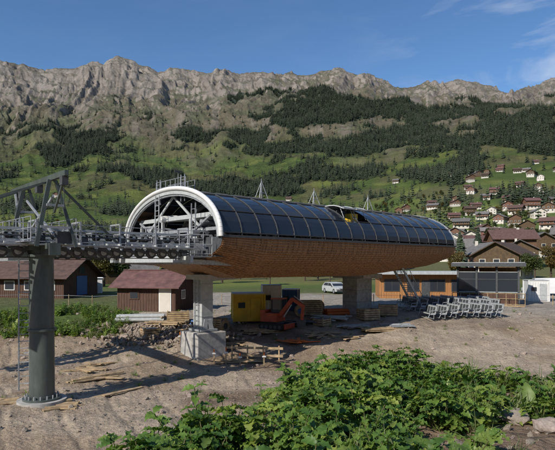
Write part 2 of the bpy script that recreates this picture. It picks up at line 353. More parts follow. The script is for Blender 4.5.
# ------------------------------------------------------------ chalets
def chalet_mesh(seed,L_=13,W_=10,hw=5.2):
    r=random.Random(seed); b=MB(); rf=r.choice(['roofr','roofg','roofg']); lo=r.choice(['plaster','plaster','plaster','bwood']); up=r.choice(['bwood','bwood','plaster'])
    rise=W_*.27; b.box((0,0,-1),(L_,W_,5.6),lo); b.box((0,0,(1.8+hw)/2+.001),(L_+.1,W_+.1,hw-1.8),up)
    for sx in(-1,1):
        x=sx*(L_/2+.05); b.add([(x,-W_/2-.05,hw),(x,W_/2+.05,hw),(x,0,hw+rise)],[(0,1,2) if sx>0 else (0,2,1)],up)
    oh=1.1; t=.25
    for sy in(-1,1):
        y=sy*(W_/2+oh); ze=hw-oh*rise/(W_/2); xs=L_/2+oh
        b.add([(-xs,y,ze),(xs,y,ze),(xs,0,hw+rise),(-xs,0,hw+rise),(-xs,y,ze+t),(xs,y,ze+t),(xs,0,hw+rise+t),(-xs,0,hw+rise+t)],[(0,1,2,3),(4,5,6,7),(0,1,5,4),(0,3,7,4),(1,2,6,5)],rf)
    b.box((L_*.2,W_*.12,hw+rise),(.7,.7,1.8),'plaster')
    for z in(.9,3.6):
        for k in range(4):
            x=-L_/2+L_*(k+.5)/4
            for sy in(-1,1):
                b.box((x,sy*(W_/2+.06),z),(1.5,.1,1.3),'plaster'); b.box((x,sy*(W_/2+.10),z),(1.2,.1,1.05),'glass')
        for k in range(3):
            y=-W_/2+W_*(k+.5)/3
            for sx in(-1,1):
                b.box((sx*(L_/2+.06),y,z),(.1,1.5,1.3),'plaster'); b.box((sx*(L_/2+.10),y,z),(.1,1.2,1.05),'glass')
    b.box((0,-(W_/2+.75),2.3),(L_*.9,1.3,.15),'bwood'); b.box((0,-(W_/2+1.37),2.85),(L_*.9,.08,.8),'bwood')
    o=b.obj('chalet_kind',link=False); return o.data
chm=[chalet_mesh(k,random.Random(k).uniform(11,17),random.Random(k+5).uniform(9,12),random.Random(k+9).choice([4.8,5.4,7.2])) for k in range(9)]
placed=[]
def put_chalet(pxx,d,rot=None,s=1,sep=15):
    x=X(pxx,d)
    for a_,b_ in placed:
        if math.hypot(a_-x,b_-d)<sep*s: return
    placed.append((x,d)); o=bpy.data.objects.new('chalet',random.choice(chm)); bpy.context.scene.collection.objects.link(o)
    o.location=(x,d,Hs(x,d)+.4); o.rotation_euler[2]=rot if rot is not None else random.choice([0,1.57])+random.uniform(-.5,.5)-.3; o.scale=(s,s,s)
for a_ in[(88,140),(215,150),(245,165),(505,125),(541,118),(310,170),(484,150),(520,170),(552,160),(100,120),(118,175)]: put_chalet(*a_)
for k in range(200): put_chalet(random.uniform(440,585),random.uniform(200,640),s=random.uniform(.95,1.25),sep=23)
for k in range(90): put_chalet(random.uniform(450,585),random.uniform(640,1050),s=random.uniform(.9,1.3),sep=30)
for k in range(30): put_chalet(random.uniform(380,460),random.uniform(330,800),sep=28)
for k in range(110): put_chalet(random.uniform(-20,390),random.uniform(150,480),sep=22)
for k in range(26): put_chalet(random.uniform(0,400),random.uniform(500,1200),sep=30)
# ------------------------------------------------------------ chairlift station
TH=math.radians(42); Ax,Ay=X(222,27),27.0; Lu=23.5; W=10.7; c=W/2
def S2W(u,v): return Ax+u*math.cos(TH)-v*math.sin(TH), Ay+u*math.sin(TH)+v*math.cos(TH)
ST=empty('chairlift_station',(Ax,Ay,0),TH)
ZB=7.0; HC=2.92
def arc(t,off=0.0):
    a=math.pi*t; return c-(c+off)*math.cos(a), ZB+(HC+off)*math.sin(a)**.92
def kf(u): return float(np.interp(u,[-.2,0,3,15,Lu],[.6,.6,1,1,.68]))
HP=[(0,7.0),(-.03,6.75),(.10,6.25),(.55,5.75),(1.5,5.2),(2.7,4.72)]
def hull(u,off=0):
    k=kf(u); pts=[(v-off*.7,7-(7-z)*k-off*.5*(i>0)) for i,(v,z) in enumerate(HP)]
    return pts+[(W-v,z) for v,z in reversed(pts)]
b=MB(); NP=18; rows=[(.02,.145),(.15,.315),(.32,.495),(.505,.68),(.685,.85),(.855,.98)]
op={8,9}
for i_ in range(NP):
    u0=Lu*i_/NP+.05; u1=Lu*(i_+1)/NP-.05
    for ri,(t0,t1) in enumerate(rows):
        if i_ in op and ri==1: continue
        K=4
        A=[arc(t0+(t1-t0)*k/K) for k in range(K+1)]
        vs=[(u0,*a) for a in A]+[(u1,*a) for a in A]
        b.add(vs,[(k,K+1+k,K+2+k,k+1) for k in range(K)],'panel',False)
o=b.obj('glazing_panels',ST); md=o.modifiers.new('s','SOLIDIFY'); md.thickness=.03
b=MB(); t0,t1=rows[1]
for i_ in op:
    u0=Lu*i_/NP+.05; u1=Lu*(i_+1)/NP-.05; y0,z0=arc(t1)
    pr=[(y0-.40*k,z0+.06+.06*k-.03*k*k) for k in range(5)]
    vs=[(u0,*a) for a in pr]+[(u1,*a) for a in pr]
    b.add(vs,[(k,k+1,6+k,5+k) for k in range(4)],'panel')
    b.tube((u0+.1,*arc(t0+.03)),(u0+.1,*pr[3]),.02,.02,'lgrey',5); b.tube((u1-.1,*arc(t0+.03)),(u1-.1,*pr[3]),.02,.02,'lgrey',5)
    b.beam((u0,pr[4][0]-.04,pr[4][1]),(u1,pr[4][0]-.04,pr[4][1]),.06,.09,'lgrey')
    for uu in(u0-.01,u1+.01):
        for p,q_ in zip(pr[:-1],pr[1:]): b.beam((uu,*p),(uu,*q_),.05,.07,'lgrey')
b.box((Lu*9/NP+.1,1.25,8.5),(.75,.5,1.0),'yellow'); b.box((Lu*9/NP+.1,1.25,9.1),(.35,.3,.25),'dgrey')
o=b.obj('open_hatch',ST)
b=MB()
for i_ in range(NP+1):
    u=Lu*i_/NP; pts=[(u,*arc(t/24,.03)) for t in range(25)]
    for p,q_ in zip(pts[:-1],pts[1:]): b.beam(p,q_,.06,.05,'galv' if i_ in(0,NP) else 'dgrey')
    if i_%3==0:
        pts=[(u,*arc(t/16,-.25)) for t in range(17)]
        for p,q_ in zip(pts[:-1],pts[1:]): b.beam(p,q_,.15,.2,'galv')
for t0,t1 in rows:
    b.beam((0,*arc(t0,.03)),(Lu,*arc(t0,.03)),.05,.04,'dgrey')
b.beam((0,-.06,ZB+.02),(Lu,-.06,ZB+.02),.12,.14,'dgrey'); b.beam((0,W+.06,ZB+.02),(Lu,W+.06,ZB+.02),.12,.14,'dgrey')
b.obj('canopy_frame',ST)
b=MB(); pts=[(-.12,*arc(t/48,.08)) for t in range(49)]
for p,q_ in zip(pts[:-1],pts[1:]): b.tube(p,q_,.13,.13,'white',12,False)
pts=[(-.05,*arc(t/48,-.16)) for t in range(49)]
for p,q_ in zip(pts[:-1],pts[1:]): b.beam(p,q_,.18,.18,'lgrey')
b.obj('arch_rim',ST)
b=MB(); us=list(np.linspace(0,3,6))+list(np.linspace(3,Lu,28)[1:]); secs=[hull(u) for u in us]
for i_ in range(len(us)-1):
    for k in range(len(secs[0])-1):
        b.add([(us[i_],*secs[i_][k]),(us[i_+1],*secs[i_+1][k]),(us[i_+1],*secs[i_+1][k+1]),(us[i_],*secs[i_][k+1])],[(3,2,1,0)],'wood')
s0=hull(0); b.add([(0.01,*p) for p in s0],[tuple(range(len(s0)))],'dgrey')
s1=hull(Lu); b.add([(Lu-.01,*p) for p in s1],[tuple(range(len(s1)))],'wood')
b.obj('wooden_hull',ST)
# long horizontal boards with sparse vertical joints
b=MB(); u=.12; k_=0
while u<Lu:
    pts=[(u,*p) for p in hull(u,.015)[:6]]
    for p,q_ in zip(pts[:-1],pts[1:]): b.beam(p,q_,.035,.02,'woodb')
    u+=.42; k_+=1
def lerp2(a_,b_,t): return (a_[0]*(1-t)+b_[0]*t,a_[1]*(1-t)+b_[1]*t)
ul=np.linspace(.05,Lu-.03,26)
for seg in range(5):
    ns2=(1,2,3,4,5)[seg]
    for q_ in range(ns2+1):
        t=(q_+.5)/(ns2+1)
        pts=[(uu,*lerp2(hull(uu,.03)[seg],hull(uu,.03)[seg+1],t)) for uu in ul]
        for p,r_ in zip(pts[:-1],pts[1:]): b.beam(p,r_,.05,.05,'woodb')
b.obj('hull_battens',ST)
b=MB(); pts=[(Lu-.06,*arc(t/24,-.04)) for t in range(25)]; b.add(pts,[tuple(range(25))],'dgrey'); b.obj('rear_wall',ST)
b=MB()
b.box((Lu/2,c,5.98),(Lu-.3,W-1.6,.06),'dgrey')
b.box((-.7,c,5.95),(1.4,W-1.8,.08),'galv')
for v in(1.6,W-1.6):
    sg=.45 if v<c else -.45
    b.beam((-1.5,v,6.45),(Lu-1,v,6.45),.22,.35,'lgrey')
    b.beam((-.5,v+sg,7.3),(Lu-1,v+sg,7.3),.15,.22,'galv')
    u=-.2
    while u<Lu-2: b.tube((u,v-.1,7.05),(u,v+.1,7.05),.24,.24,'rubber',14); b.tube((u,v-.12,7.05),(u,v+.12,7.05),.1,.1,'lgrey',8); u+=.56
for u in(.5,4,8,12):
    for v in(1.0,W-1.0,c-1.6,c+1.6): b.beam((u,v,6),(u,v,8.3),.16,.16,'lgrey')
    b.beam((u,1,8.3),(u,W-1,8.3),.18,.24,'lgrey'); b.beam((u,1,7.5),(u,W-1,7.5),.12,.18,'galv')
for s_ in(-1,1): b.beam((.2,c,6.3),(.2,c+s_*4,8.2),.1,.1,'galv'); b.beam((.3,c,9.6),(.3,c+s_*3.2,7.4),.09,.12,'lgrey')
b.box((3,c,6.9),(2.6,1.8,1.5),'lgrey'); b.box((1.2,c+2.7,6.6),(.9,.7,1.1),'white'); b.box((1.0,c-2.6,6.75),(.6,.9,1.5),'dgrey')
b.tube((6,c,6.9),(6,c,7.15),2.6,2.6,'galv',40); b.tube((6,c,7.15),(6,c,7.6),.4,.4,'yellow',16)
b.tube((.3,2.4,7.9),(10,2.4,7.9),.16,.16,'galv',10); b.tube((.3,W-2.4,7.7),(10,W-2.4,7.7),.22,.22,'galv',10)
b.tube((.1,c+1.2,8.3),(6,c+1.2,8.9),.2,.2,'white',12)
b.rail((-1.4,.9,5.98),(-1.4,W-.9,5.98),1.1,'lgrey',.9); b.rail((-1.4,.9,5.98),(0,.9,5.98),1.1,'lgrey'); b.rail((-1.4,W-.9,5.98),(0,W-.9,5.98),1.1,'lgrey')
b.beam((-1.45,.6,5.8),(-1.45,W-.6,5.8),.16,.32,'lgrey')
for v in(1.6,3.5,c,7.2,W-1.6): b.beam((-1.4,v,5.7),(2.5,v,5.55),.14,.25,'galv')
b.ladder((-.3,6.3,6.0),(-.25,6.3,9.7),.45,'lgrey',(0,1,0)); b.ladder((-.3,2.3,6.0),(-.25,2.3,8.9),.4,'galv',(0,1,0))
b.obj('drive_machinery',ST)
def gz_local(u,v): return Hs(*S2W(u,v))
b=MB(); u,v=2.42,c; g=gz_local(u,v); base=g+1.42
b.box((u,v,(base+4.95)/2),(.82,.95,4.95-base),'lgrey'); b.box((u,v,4.75),(1.5,1.6,.3),'lgrey'); b.box((u,v,base+.06),(1.25,1.35,.12),'galv')
b.box((u,v,base-.005),(1.1,1.2,.25),'conc')
for dz in(.9,1.9,2.9): b.box((u,v,base+dz),(.86,.99,.04),'galv')
for k in(-1,1): b.beam((u+k*.3,v-.55,base),(u+k*.1,v-.52,base+.7),.04,.3,'lgrey')
b.beam((u,v-.2,4.6),(u+3,v-1.6,4.9),.25,.3,'galv'); b.ladder((u-.5,v,base),(u-.5,v,4.7),.4,'galv',(0,1,0))
b.obj('front_column',ST)
b=MB(); b.box((u,v,base-.1-.9),(2.1,2.0,1.9),'conc'); o=b.obj('concrete_footing',ST); md=o.modifiers.new('b','BEVEL'); md.width=.05; md.segments=2
b=MB(); u=17.5; g=gz_local(u,c); b.box((u,c,(g-.3+4.9)/2),(1.9,1.5,5.2-g),'conc'); b.box((u,c,4.62),(2.4,3.2,.35),'conc')
for k in range(1,4): b.box((u,c,g+k*.95),(1.91,1.51,.02),'dgrey')
o=b.obj('rear_column',ST)
b=MB(); u=19.5; v=2.6; g=gz_local(u+3,v)
p0=Vector((u+2.8,v,g)); p1_=Vector((u-.4,v,5.4))
for s_ in(-.45,.45): b.beam(p0+Vector((0,s_,0)),p1_+Vector((0,s_,0)),.05,.22,'galv'); b.tube(p0+Vector((0,s_,1)),p1_+Vector((0,s_,1)),.025,.025,'galv',6)
for k in range(20):
    p=p0.lerp(p1_,(k+.5)/20); b.box(p,(.24,.9,.04),'galv')
    if k%3==0:
        for s_ in(-.45,.45): b.tube(p+Vector((0,s_,0)),p+Vector((0,s_,1)),.02,.02,'galv',5)
b.obj('access_stairs',ST)
b=MB()
for u,hh_ in((7.2,1.35),(12.4,1.2),(18.9,1.3)):
    z=ZB+HC+.02
    for s_ in(-.45,.45): b.tube((u+s_,c-.3,z-.1),(u,c,z+hh_),.03,.02,'galv',6); b.tube((u+s_,c+.3,z-.1),(u,c,z+hh_*.95),.02,.02,'galv',6)
    b.tube((u-.25,c-.16,z+.5),(u+.25,c-.16,z+.5),.02,.02,'galv',6); b.tube((u,c,z),(u,c,z+hh_+.15),.025,.02,'galv',6)
for vv in(c-1.3,c+1.5): b.ladder((.15,vv,9.2),(.15,vv,10.75),.4,'galv',(0,1,0))
b.rail((.15,c-1.6,9.75),(.15,c+1.8,9.75),.85,'galv',.5,.018); b.rail((.9,c-1.4,9.8),(.9,c+1.6,9.8),.7,'galv',.6,.018)
b.tube((.5,c-.2,9.8),(.5,c-.2,11.1),.025,.015,'galv',6); b.box((.5,c-.2,11.1),(.5,.04,.12),'dgrey')
b.obj('roof_fittings',ST)
# ------------------------------------------------------------ sheave trains
def train(v,u0,u1):
    b=MB(); z=6.45
    for dv in(-.28,.28): b.beam((u0,v+dv,z),(u1,v+dv,z),.10,.30,'galv')
    u=u0
    while u<u1:
        b.tube((u,v-.10,z-.36),(u,v+.10,z-.36),.25,.25,'dgrey',16); b.tube((u,v-.13,z-.36),(u,v+.13,z-.36),.15,.15,'galv',12)
        b.beam((u-.3,v-.18,z-.18),(u+.3,v-.18,z-.36),.05,.14,'dgrey')
        b.tube((u+.3,v-.08,z+.34),(u+.3,v+.08,z+.34),.19,.19,'rubber',14); b.tube((u+.3,v-.1,z+.34),(u+.3,v+.1,z+.34),.09,.09,'lgrey',8)
        b.beam((u,v-.6,z+.0),(u,v+.6,z+.0),.08,.1,'lgrey')
        if int((u-u0)/.62)%3==0:
            b.beam((u,v-.5,z),(u,v-.5,z+.95),.07,.07,'galv'); b.beam((u,v+.5,z),(u,v+.5,z+.95),.07,.07,'galv'); b.beam((u,v-.5,z+.95),(u,v+.5,z+.95),.07,.07,'galv')
            b.box((u+.2,v-.35,z+.1),(.35,.2,.3),'dgrey')
        u+=.62
    b.tube((u0-30,v,z-.62-1.5),(u0,v,z-.62),.025,.025,'dgrey',6,False); b.tube((u0,v,z-.62),(2,v,z-.62),.025,.025,'dgrey',6,False)
    s_=-1
    b.box(((u0+u1)/2,v+s_*.95,z-.1),(u1-u0,.6,.05),'galv'); b.rail((u0,v+s_*1.22,z-.08),(u1,v+s_*1.22,z-.08),.85,'galv',1.4,.018)
    for k in range(int((u1-u0)/1.4)): b.beam((u0+k*1.4,v,z-.12),(u0+k*1.4,v+s_*1.25,z-.14),.06,.08,'galv')
    b.beam((u0,v+.28,z+.62),(u1,v+.28,z+.62),.08,.12,'lgrey'); b.tube((u0,v-.25,z+.3),(u1,v-.25,z+.3),.04,.04,'dgrey',6,False)
    return b
train(1.6,-15,-.9).obj('near_sheave_train',ST)
train(W-1.6,-17,-.9).obj('far_sheave_train',ST)
# ------------------------------------------------------------ lift tower
PY=(X(42,22.4),22.4); gp=Hs(*PY)
TW=empty('lift_tower',(PY[0],PY[1],gp),TH)
b=MB(); top=6.15-gp
b.tube((0,0,.15),(0,0,top),.52,.47,'green',40); 
for z in(.25,3.1,top-.25): b.tube((0,0,z-.05),(0,0,z+.05),.58,.58,'green',40)
for k in range(16):
    a=k/16*6.283; b.tube((math.cos(a)*.66,math.sin(a)*.66,.1),(math.cos(a)*.66,math.sin(a)*.66,.34),.03,.03,'galv',6)
b.tube((0,0,.12),(0,0,.2),.78,.78,'green',40); b.obj('tower_tube',TW)
b=MB(); b.tube((0,0,-.6),(0,0,.12),1.0,1.0,'conc',32); b.obj('foundation',TW)
b=MB(); R42=Matrix.Rotation(-TH,3,'Z')
ld=R42@Vector((-.72,-.1,0)); b.ladder(ld+Vector((0,0,.5)),ld+Vector((0,0,top+.3)),.42,'galv',R42@Vector((1,.3,0)))
for z in np.arange(.8,top,1.3): b.beam(ld+Vector((0,0,z)),(0,0,z),.05,.05,'galv')
b.obj('ladder',TW)
b=MB(); z=top
b.box((0,0,z+.1),(1.3,1.0,.25),'green'); b.beam((0,-1.6,z+.0),(0,9.2,z+.0),.45,.5,'green')
b.box((0,3.8,z-.35),(.3,7,.2),'galv')
zt=2.85
for v0,v1 in((-1.5,-1.3),(2.2,2.2)):
    b.beam((-.7,v0,z+.1),(-.12,v1,z+zt),.12,.16,'green'); b.beam((.9,v0,z+.1),(.12,v1,z+zt),.10,.12,'green')
    for zz,ww in((.9,.55),(1.8,.3)): b.beam((-ww,v0,z+zz),(ww+.1,v0,z+zz),.08,.1,'galv')
b.beam((0,-2.9,z+zt+.1),(0,4.4,z+zt+.1),.16,.22,'green')
b.beam((0,3.9,z+.2),(0,3.6,z+zt),.12,.14,'green'); b.beam((-.2,2.0,z+.3),(-.1,3.6,z+zt),.08,.1,'galv')
b.beam((0,-1.4,z+zt),(3.2,-.5,z+.35),.07,.09,'green'); b.beam((0,-.5,z+zt),(-5.2,0,z+.7),.07,.09,'green'); b.beam((0,3.0,z+zt),(-5.5,3.2,z+.4),.07,.09,'green')
b.beam((0,-1.4,z+2.2),(0,2.1,z+.7),.07,.09,'galv'); b.beam((0,-1.4,z+.6),(0,2.1,z+2.3),.07,.09,'galv')
b.beam((0,-2.7,z+zt),(0,-1.5,z+1.5),.07,.09,'green')
for v in(-2.6,.4,2.9): b.box((0,v,z+zt-.18),(.25,.3,.35),'dgrey')
b.tube((0,-2.6,z+zt-.3),(0,-2.6,z+1.6),.015,.015,'dgrey',5)
b.rail((-.9,-1.5,z+.3),(-.9,4.5,z+.3),1.0,'galv',1.0,.02); b.rail((.9,-1.5,z+.3),(.9,2.5,z+.3),1.0,'galv',1.0,.02)
b.box((-.9,1.5,z+.3),(.5,6,.04),'galv'); b.box((.5,-1.1,z+.5),(.6,.4,.5),'dgrey')
b.obj('crossarm_and_gantry',TW)
# ------------------------------------------------------------ huts & houses near
def gable(name,loc,rot,Lx,Wy,hw,rise,wall,roof,oh=.5,extra=None):
    e=empty(name,loc,rot); b=MB(); b.box((0,0,hw/2-.25),(Lx,Wy,hw+.5),wall)
    for sx in(-1,1): b.add([(sx*Lx/2,-Wy/2,hw),(sx*Lx/2,Wy/2,hw),(sx*Lx/2,0,hw+rise)],[(0,1,2)],wall)
    n=int(Lx/.25)
    for k in range(n): 
        for sy in(-1,1): b.box((-Lx/2+(k+.5)*Lx/n,sy*(Wy/2+.012),hw/2),(.04,.03,hw-.02),wall)
    n=int(Wy/.25)
    for k in range(n):
        y=-Wy/2+(k+.5)*Wy/n; h=hw+rise*(1-abs(y)/(Wy/2))-.08
        for sx in(-1,1): b.box((sx*(Lx/2+.012),y,h/2),(.03,.04,h),wall)
    b.obj('walls',e); b=MB(); t=.12
    for sy in(-1,1):
        ns=8
        for k in range(ns):
            f0=k/ns; f1=(k+1)/ns; ye=Wy/2+oh; zt_=lambda f: hw+rise-(f)*(rise+oh*rise/(Wy/2))
            y0,y1=sy*ye*f0,sy*ye*f1; z0,z1=zt_(f0),zt_(f1); xs=Lx/2+oh; lift=.035
            b.add([(-xs,y0,z0+.03),(xs,y0,z0+.03),(xs,y1,z1+.03+lift),(-xs,y1,z1+.03+lift),(-xs,y0,z0+t),(xs,y0,z0+t),(xs,y1,z1+t+lift),(-xs,y1,z1+t+lift)],[(0,1,2,3),(4,5,6,7),(2,3,7,6),(0,3,7,4),(1,2,6,5)],roof)
    b.beam((-Lx/2-oh,0,hw+rise+.14),(Lx/2+oh,0,hw+rise+.14),.3,.08,roof); b.obj('roof',e)
    if extra:
        b=MB(); extra(b,Lx,Wy,hw); b.obj('door_and_windows',e)
    return e
def ex(b,Lx,Wy,hw):
    b.box((Lx*.33,-Wy/2-.05,1.0),(.95,.06,2.0),'plaster'); b.box((Lx*.33,-Wy/2-.04,1.03),(1.12,.05,2.14),'white')
    b.box((-Lx*.2,-Wy/2-.04,1.35),(.9,.05,.7),'dwood'); b.box((-Lx*.2,-Wy/2-.06,1.35),(.7,.05,.5),'glass')
    b.box((Lx/2+.04,-.6,1.4),(.05,.8,.8),'white'); b.box((Lx/2+.06,-.6,1.4),(.05,.64,.64),'glass')
d=44; x=X(152,d); gable('wooden_hut',(x,d+2,Hs(x,d)+.02),math.radians(-14),5.4,4.2,2.2,1.15,'dwood','roofr',.55,ex)
def ex2(b,Lx,Wy,hw):
    for k in range(4):
        xx=-Lx/2+1.3+k*2.5; b.box((xx,-Wy/2-.04,1.4),(1.3,.05,1.1),'white'); b.box((xx,-Wy/2-.06,1.4),(1.1,.05,.9),'glass')
    b.box((Lx/2+.04,0,1.3),(.05,2.4,2.3),'blue'); b.box((Lx/2+.04,0,3.2),(.05,1.3,.8),'glass')
d=62; x=X(34,d); gable('brown_house',(x,d+2,Hs(x,d)+.02),math.radians(-8),10.5,8,2.5,2.0,'dwood','roofr',.8,ex2)
d=100; x=X(128,d); gable('timber_barn',(x,d,Hs(x,d)),.4,9,7,3,2.4,'bwood','roofg',.8)
def marquee(loc,s,rot):
    b=MB(); b.box((0,0,1.0),(3*s,3*s,2.0),'sheet'); b.add([(-1.7*s,-1.7*s,2),(1.7*s,-1.7*s,2),(1.7*s,1.7*s,2),(-1.7*s,1.7*s,2),(0,0,3.2)],[(0,1,4),(1,2,4),(2,3,4),(3,0,4)],'sheet'); b.box((0,-1.52*s,.9),(1,.03,1.8),'dgrey'); b.obj('white_marquee',loc=loc,rot=rot)
x=X(93,70); marquee((x,70,Hs(x,70)),.8,.3)
# ------------------------------------------------------------ right: wooden building
d=60; x0=X(383,d); x1=X(470,d); e=empty('wooden_service_building',((x0+x1)/2,d+3,Hs((x0+x1)/2,d)),math.radians(-6))
b=MB(); Lx=x1-x0; b.box((0,0,1.3),(Lx,6,2.9),'owood')
for k in range(int(Lx/.3)): b.box((-Lx/2+.15+k*.3,-3.015,1.4),(.05,.04,2.6),'owood')
b.obj('walls',e); b=MB(); b.box((0,-.3,2.92),(Lx+1.2,7.6,.28),'lgrey'); b.box((0,-.3,3.09),(Lx+1.0,7.4,.06),'lgrey'); b.obj('roof',e)
b=MB()
for k,w in((-.36,1.6),(-.12,1.2),(.15,1.6),(.38,1.3)):
    b.box((Lx*k,-3.05,1.5),(w+.16,.06,1.36),'dgrey'); b.box((Lx*k,-3.08,1.5),(w,.05,1.2),'glass'); b.box((Lx*k,-3.10,1.5),(.05,.05,1.2),'dgrey')
b.box((Lx*.02,-3.06,1.05),(.9,.06,2.05),'dgrey'); b.obj('windows',e)
d=50; x=X(494,d); e=empty('operator_kiosk',(x,d+1.5,Hs(x,d)),math.radians(-22))
b=MB()
b.box((0,0,.5),(5.4,3.6,1.3),'dwood'); b.box((-1.9,0,2.2),(1.5,3.4,2.8),'dwood')
b.box((.9,.9,2.3),(3.4,1.6,2.6),'owood')
for k in range(18): b.box((-2.6+k*.3,-1.815,.5),(.05,.04,1.25),'dwood')
for xx in(-2.7,-1,.8,2.7):
    for yy in(-1.85,1.85): b.beam((xx,yy,-.2),(xx,yy,3.7),.18,.18,'dgrey')
b.obj('frame',e)
b=MB(); b.box((0,0,3.9),(6.6,4.9,.36),'dgrey'); b.box((0,0,4.10),(6.4,4.7,.05),'lgrey'); b.obj('roof',e)
b=MB()
for xx,w in((-1.85,1.5),(-.1,1.6),(1.75,1.7)): b.box((xx,-1.84,2.25),(w,.05,1.9),'glass'); b.box((xx,-1.87,1.28),(w,.06,.07),'lgrey'); b.box((xx,-1.87,2.5),(w,.04,.05),'dgrey'); b.box((xx,-1.87,3.2),(w,.04,.05),'lgrey')
b.box((-2.72,0,2.25),(.05,3.2,1.9),'glass'); b.box((2.72,0,2.3),(.05,2.8,1.7),'glass'); b.obj('windows',e)
b=MB(); b.rail((-3.2,-2.6,.1),(3.2,-2.6,.1),1.1,'plank',.8,.035); b.box((0,-2.3,.05),(6.4,.8,.12),'plank'); b.obj('railing',e)
# chairs laid out in rows
b=MB()
for k in range(4):
    y=-.9+k*.6
    b.box((0,y,.46),(.48,.54,.09),'lgrey'); R=Euler((0,-.22,0)).to_matrix(); b.box((-.30,y,.78),(.08,.54,.62),'lgrey',R); b.box((-.245,y,.78),(.03,.44,.5),'dgrey',R); b.box((.02,y,.515),(.38,.44,.03),'dgrey')
for y in(-1.24,1.24):
    b.tube((-.22,y,.40),(.28,y,.40),.03,.03,'galv',8); b.tube((-.22,y,.40),(-.40,y,1.12),.03,.03,'galv',8); b.tube((-.36,y,.75),(.22,y,.72),.03,.03,'galv',8); b.tube((.22,y,.72),(.28,y,.40),.03,.03,'galv',8)
    b.tube((-.1,y,.40),(-.1,y,0.03),.025,.025,'galv',8); b.tube((.28,y,.4),(.42,y,.10),.025,.025,'galv',8)
b.tube((-.40,-1.24,1.12),(-.40,1.24,1.12),.03,.03,'galv',8); b.tube((-.1,-1.24,.4),(-.1,1.24,.4),.04,.04,'galv',8); b.tube((.42,-1.24,.10),(.42,1.24,.10),.025,.025,'galv',8); b.tube((-.1,-1.24,.03),(-.1,1.24,.03),.03,.03,'galv',8)
b.beam((-.35,0,.7),(-.52,0,1.0),.08,.1,'galv')
chair=b.obj('chair_mesh',link=False).data
for d,p0_,nn_,rt in((40.6,428,7,.10),(43.6,410,9,.06),(46.6,404,9,.10)):
    x=X(p0_,d)
    for k in range(nn_):
        o=bpy.data.objects.new('lift_chair',chair); bpy.context.scene.collection.objects.link(o); xx=x+k*.86+random.uniform(-.05,.05); yy=d+k*.05+random.uniform(-.06,.06)
        o.location=(xx,yy,Hs(xx,yy)+.03); o.rotation_euler[2]=math.pi+rt+random.uniform(-.05,.05); o.scale=(.88,.88,.88)
# ------------------------------------------------------------ vehicles
WS={'parked_car':(3,4),'white_van':(3,4)}; RS={'parked_car':(6,5),'white_van':(6,5)}
def vehicle(name,loc,rot,L_,Wd,prof,win,paint):
    b=MB(); pts=prof; n=len(pts)
    ins=lambda z: Wd/2-(max(0,z-.95)*.16)
    vs=[(x,-ins(z),z) for x,z in pts]+[(x,ins(z),z) for x,z in pts]
    b.add(vs,[(i,(i+1)%n,n+(i+1)%n,n+i) for i in range(n)],paint); b.add(vs,[tuple(range(n)),tuple(range(2*n-1,n-1,-1))],paint)
    for w in win:
        for s_ in(-1,1): b.add([(x,s_*(ins(z)+.012),z) for x,z in w],[tuple(range(len(w)))],'glass')
    for x in(-L_*.31,L_*.31):
        for s_ in(-1,1):
            b.tube((x,s_*(Wd/2-.2),.33),(x,s_*(Wd/2+.01),.33),.33,.33,'rubber',20); b.tube((x,s_*(Wd/2),.33),(x,s_*(Wd/2+.02),.33),.2,.2,'galv',12)
    f=L_/2
    for s_ in(-1,1): b.box((f-.02,s_*Wd*.36,.72),(.06,.34,.16),'white'); b.box((-f+.02,s_*Wd*.40,.8),(.06,.2,.25),'orange'); b.box((f-.9-.35,s_*(Wd/2+.08),1.0),(.12,.16,.12),'dgrey')
    b.box((f-.0,0,.42),(.08,Wd*.9,.22),'dgrey'); b.box((f+.01,0,.62),(.04,Wd*.4,.12),'dgrey')
    for (i0,i1) in (WS[name],RS[name]):
        (xa,za),(xb,zb)=pts[i0],pts[i1]; off=.012*(1 if xa+xb>0 else -1)
        b.add([(xa+off,-ins(za)*.9,za+.03),(xa+off,ins(za)*.9,za+.03),(xb+off,ins(zb)*.88,zb-.02),(xb+off,-ins(zb)*.88,zb-.02)],[(0,1,2,3)],'glass')
    o=b.obj(name,loc=loc,rot=rot); md=o.modifiers.new('b','BEVEL'); md.width=.03; md.segments=2; md.limit_method='ANGLE'
car=[(-2.1,.3),(2.1,.3),(2.15,.75),(1.05,1.0),(.35,1.45),(-1.35,1.48),(-2.0,1.0),(-2.15,.8)]
cwin=[[(.9,1.02),(.32,1.38),(-.3,1.4),(-.3,1.02)],[(-.38,1.02),(-.38,1.4),(-1.3,1.4),(-1.7,1.04)]]
van=[(-2.6,.3),(2.6,.3),(2.65,.85),(2.0,1.1),(1.35,2.1),(-2.55,2.2),(-2.6,1.2),(-2.62,.8)]
vwin=[[(1.85,1.12),(1.3,1.95),(.6,1.95),(.6,1.12)]]
x=X(335,70); vehicle('parked_car',(x,70,Hs(x,70)),-1.2,4.3,1.8,car,cwin,'lgrey')
x=X(546,64); vehicle('white_van',(x,64,Hs(x,64)),math.radians(165),5.2,2.0,van,vwin,'carw')
